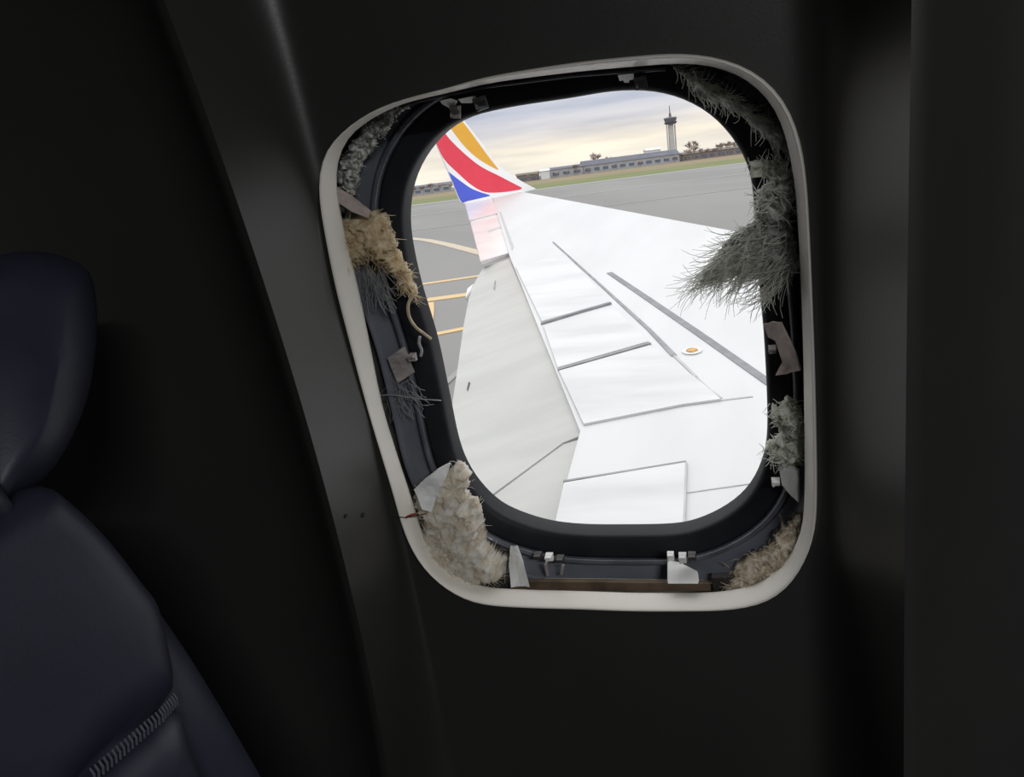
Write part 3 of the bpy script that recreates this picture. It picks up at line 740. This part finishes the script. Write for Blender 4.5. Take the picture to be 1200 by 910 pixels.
slab('edge_strip', [P(x, y, -.030) for x, y in ((600,681),(700,682),(838,684),(838,692),(700,692),(600,691))], (0, 0, -.006), 'brown', win)
slab('edge_lip', [P(x, y, -.034) for x, y in ((600,678.5),(700,679.5),(836,681.5),(836,684),(700,682.5),(600,681.5))], (0, 0, -.003), 'scrap_w', win)
slab('edge_block', [P(x, y, -.026) for x, y in ((546,673),(601,676),(601,690),(566,689),(548,682))], (0, 0, -.008), 'dark', win)
slab('edge_block', [P(x, y, -.026) for x, y in ((834,677),(872,675),(873,690),(836,692))], (0, 0, -.008), 'dark', win)
slab('edge_block', [P(x, y, -.024) for x, y in ((879,674),(906,662),(910,668),(900,681),(879,688))], (0, 0, -.008), 'dark', win)
tube('rail', [P(x, y, -.030) for x, y in ((470,124),(520,111.5),(572,101),(670,88.5),(740,83),(780,81))], .0016, 'retainer', win)

# ------------------------------------------------------------------ seat
REC = RAD(18); SN = Vector((math.cos(REC), 0, math.sin(REC))); SU = Vector((-math.sin(REC), 0, math.cos(REC)))
dS = ray(205, 690); SP = CAM+dS*(.405/dS.y)
SC = SP.y-.225
SEAT = Matrix((Vector((0, 1, 0)), SU, -SN)).transposed()   # columns: a (outboard), h (up), -forward
def sp(px, py, off=0):
    q = on_plane(px, py, SP+SN*off, SN)-SP; return Vector((q.y-(SC-SP.y), q.dot(SU)))
def s3(a, h, d): return Vector((SP.x, SC, SP.z))+Vector((0, 1, 0))*a+SU*h+SN*d
seat = tag(empty('passenger_chair', (SP.x-.05, SC, ZF)), 'navy leather airplane seat leaning back beside the window', 'seat')
SL = Vector(seat.location)
def pad(name, outline, d0, th, m='leather', cen=None, rings=18, p=None, bul=.0, R=.035):
    src = [Vector((q.x, q.y, 0)) for q in outline]; o = []
    for i, q in enumerate(src):                 # keep long sides straight
        w = src[(i+1) % len(src)]; k = max(1, int((w-q).length/.03))
        o += [q.lerp(w, j/k) for j in range(k)]
    o = catmull(o, 3, True)
    c = Vector((cen[0], cen[1], 0)) if cen else sum(o, Vector())/len(o)
    V = []; F = []; n = len(o); op = [(q.x, q.y) for q in o]
    for side in (1, -1):
        base = len(V)
        V.append(s3(c.x, c.y, d0+side*th/2)-SL)
        for k in range(1, rings+1):
            f = math.sin(k/rings*math.pi/2)
            for q in o:
                w = c.lerp(q, f)
                ed = 1-min(1, edge_dist((w.x, w.y), op)/R); z = th/2*side*math.sqrt(max(0, 1-ed*ed)); zz = z+(.0016*mnoise.noise(Vector((w.x*14, w.y*14, d0*40))) + bul*mnoise.noise(Vector((w.x*7, w.y*7, 3+d0*9))))*(1-f**6)*(1 if side > 0 else 0)
                V.append(s3(w.x, w.y, d0+zz)-SL)
        for i in range(n): F.append((base, base+1+i, base+1+(i+1) % n))
        for k in range(rings-1):
            for i in range(n):
                j = (i+1) % n; F.append((base+1+k*n+i, base+1+k*n+j, base+1+(k+1)*n+j, base+1+(k+1)*n+i))
    ob = obj(name, V, F, m, seat, None, True)
    md = ob.modifiers.new('weld', 'WELD'); md.merge_threshold = .0004
    return ob
def mir(q): return [Vector((-v.x, v.y)) for v in q[::-1]]
outer = [(75,541),(112,566),(152,610),(190,656),(226,704),(263,760),(304,830),(347,906),(385,985),(415,1060)]
bo = [sp(x, y, -.02) for x, y in outer]
hb = bo[-1].y-.05
pad('backrest', [Vector((0, bo[0].y+.02))]+bo+[Vector((bo[-1].x-.02, hb)), Vector((-bo[-1].x+.02, hb))]+mir(bo), -.070, .09, cen=(0, -.12), R=.045)
up_r = [sp(*q) for q in ((66,556),(104,580),(145,622),(180,668),(203,700),(216,752),(222,810),(170,855),(115,902))]
tip_h = up_r[-1].y-.05
pad('upper_panel', up_r+[Vector((0, tip_h))]+mir(up_r), -.026, .056, cen=(0, -.06), bul=.005, R=.028)
lo_r = [sp(*q) for q in ((115,907),(170,860),(224,816),(240,858),(259,907),(283,980),(310,1060))]
pad('lumbar_panel', [Vector((0, tip_h-.004))]+lo_r+[Vector((lo_r[-1].x, hb)), Vector((-lo_r[-1].x, hb))]+mir(lo_r), -.028, .056, cen=(0, hb+.04), bul=.003, R=.028)
hw = [sp(*q) for q in ((-10,300),(40,276),(92,284),(126,312),(138,365),(132,440),(112,505),(84,549),(45,572),(14,596),(-10,520),(-20,420))]
pad('headrest_wing', hw, -.035, .085, bul=.006, R=.05); pad('headrest_wing', mir(hw), -.035, .085, R=.05)
hx = min(q.x for q in hw)+.016; hy0, hy1 = min(q.y for q in hw)-.012, max(q.y for q in hw)+.02
pad('headrest', [Vector((-hx, hy0)), Vector((0, hy0-.01)), Vector((hx, hy0)), Vector((hx+.004, (hy0+hy1)/2)), Vector((hx, hy1)), Vector((0, hy1+.01)), Vector((-hx, hy1)), Vector((-hx-.004, (hy0+hy1)/2))], -.04, .09)
# stitches along the slanted seam
V, F = [], []
a0, a1 = sp(221, 813), sp(112, 908); n = 24
for i in range(n):
    q = a0.lerp(a1, (i+.5)/n); t = (a1-a0).normalized(); nn = Vector((-t.y, t.x))
    f = min(1, (i+2)/8)
    A = s3(q.x-nn.x*.004, q.y-nn.y*.004, -.004*f-.012*(1-f)); B = s3(q.x+nn.x*.004+t.x*.001, q.y+nn.y*.004, -.004*f-.012*(1-f))
    tube_data([A-SL, (A+B)/2+SN*.0015-SL, B-SL], .0008, 4, V, F)
st = obj('stitching', V, F, 'stitch', seat); tag(st, kind='stuff')
# shell behind, cushion and legs
bk = [Vector((-.2, hb-.1)), Vector((.2, hb-.1)), Vector((.2, hy1-.05)), Vector((.12, hy1)), Vector((-.12, hy1)), Vector((-.2, hy1-.05))]
slab('back_shell', [s3(q.x, q.y, -.085)-SL for q in bk], -SN*.02, 'seatmetal', seat, bevel=.006)
bx_ = s3(0, hb-.06, 0)
cb = Vector((bx_.x+.2, SC, ZF+.40))-SL
cu = box('seat_cushion', cb, (.46, .44, .11), 'leather', seat)
bvm = cu.modifiers.new('bevel', 'BEVEL'); bvm.width = .035; bvm.segments = 4
slab('support_frame', [Vector((bx_.x-.12, SC-.2, ZF+.30))-SL, Vector((bx_.x+.4, SC-.2, ZF+.30))-SL, Vector((bx_.x+.4, SC+.2, ZF+.30))-SL, Vector((bx_.x-.12, SC+.2, ZF+.30))-SL], (0, 0, .05), 'seatmetal', seat)
for dx in (0, .32):
    for dy in (-.15, .15): tube('leg', [Vector((bx_.x+dx-.03, SC+dy, ZF))-SL, Vector((bx_.x+dx, SC+dy, ZF+.31))-SL], .018, 'seatmetal', seat, sides=8)
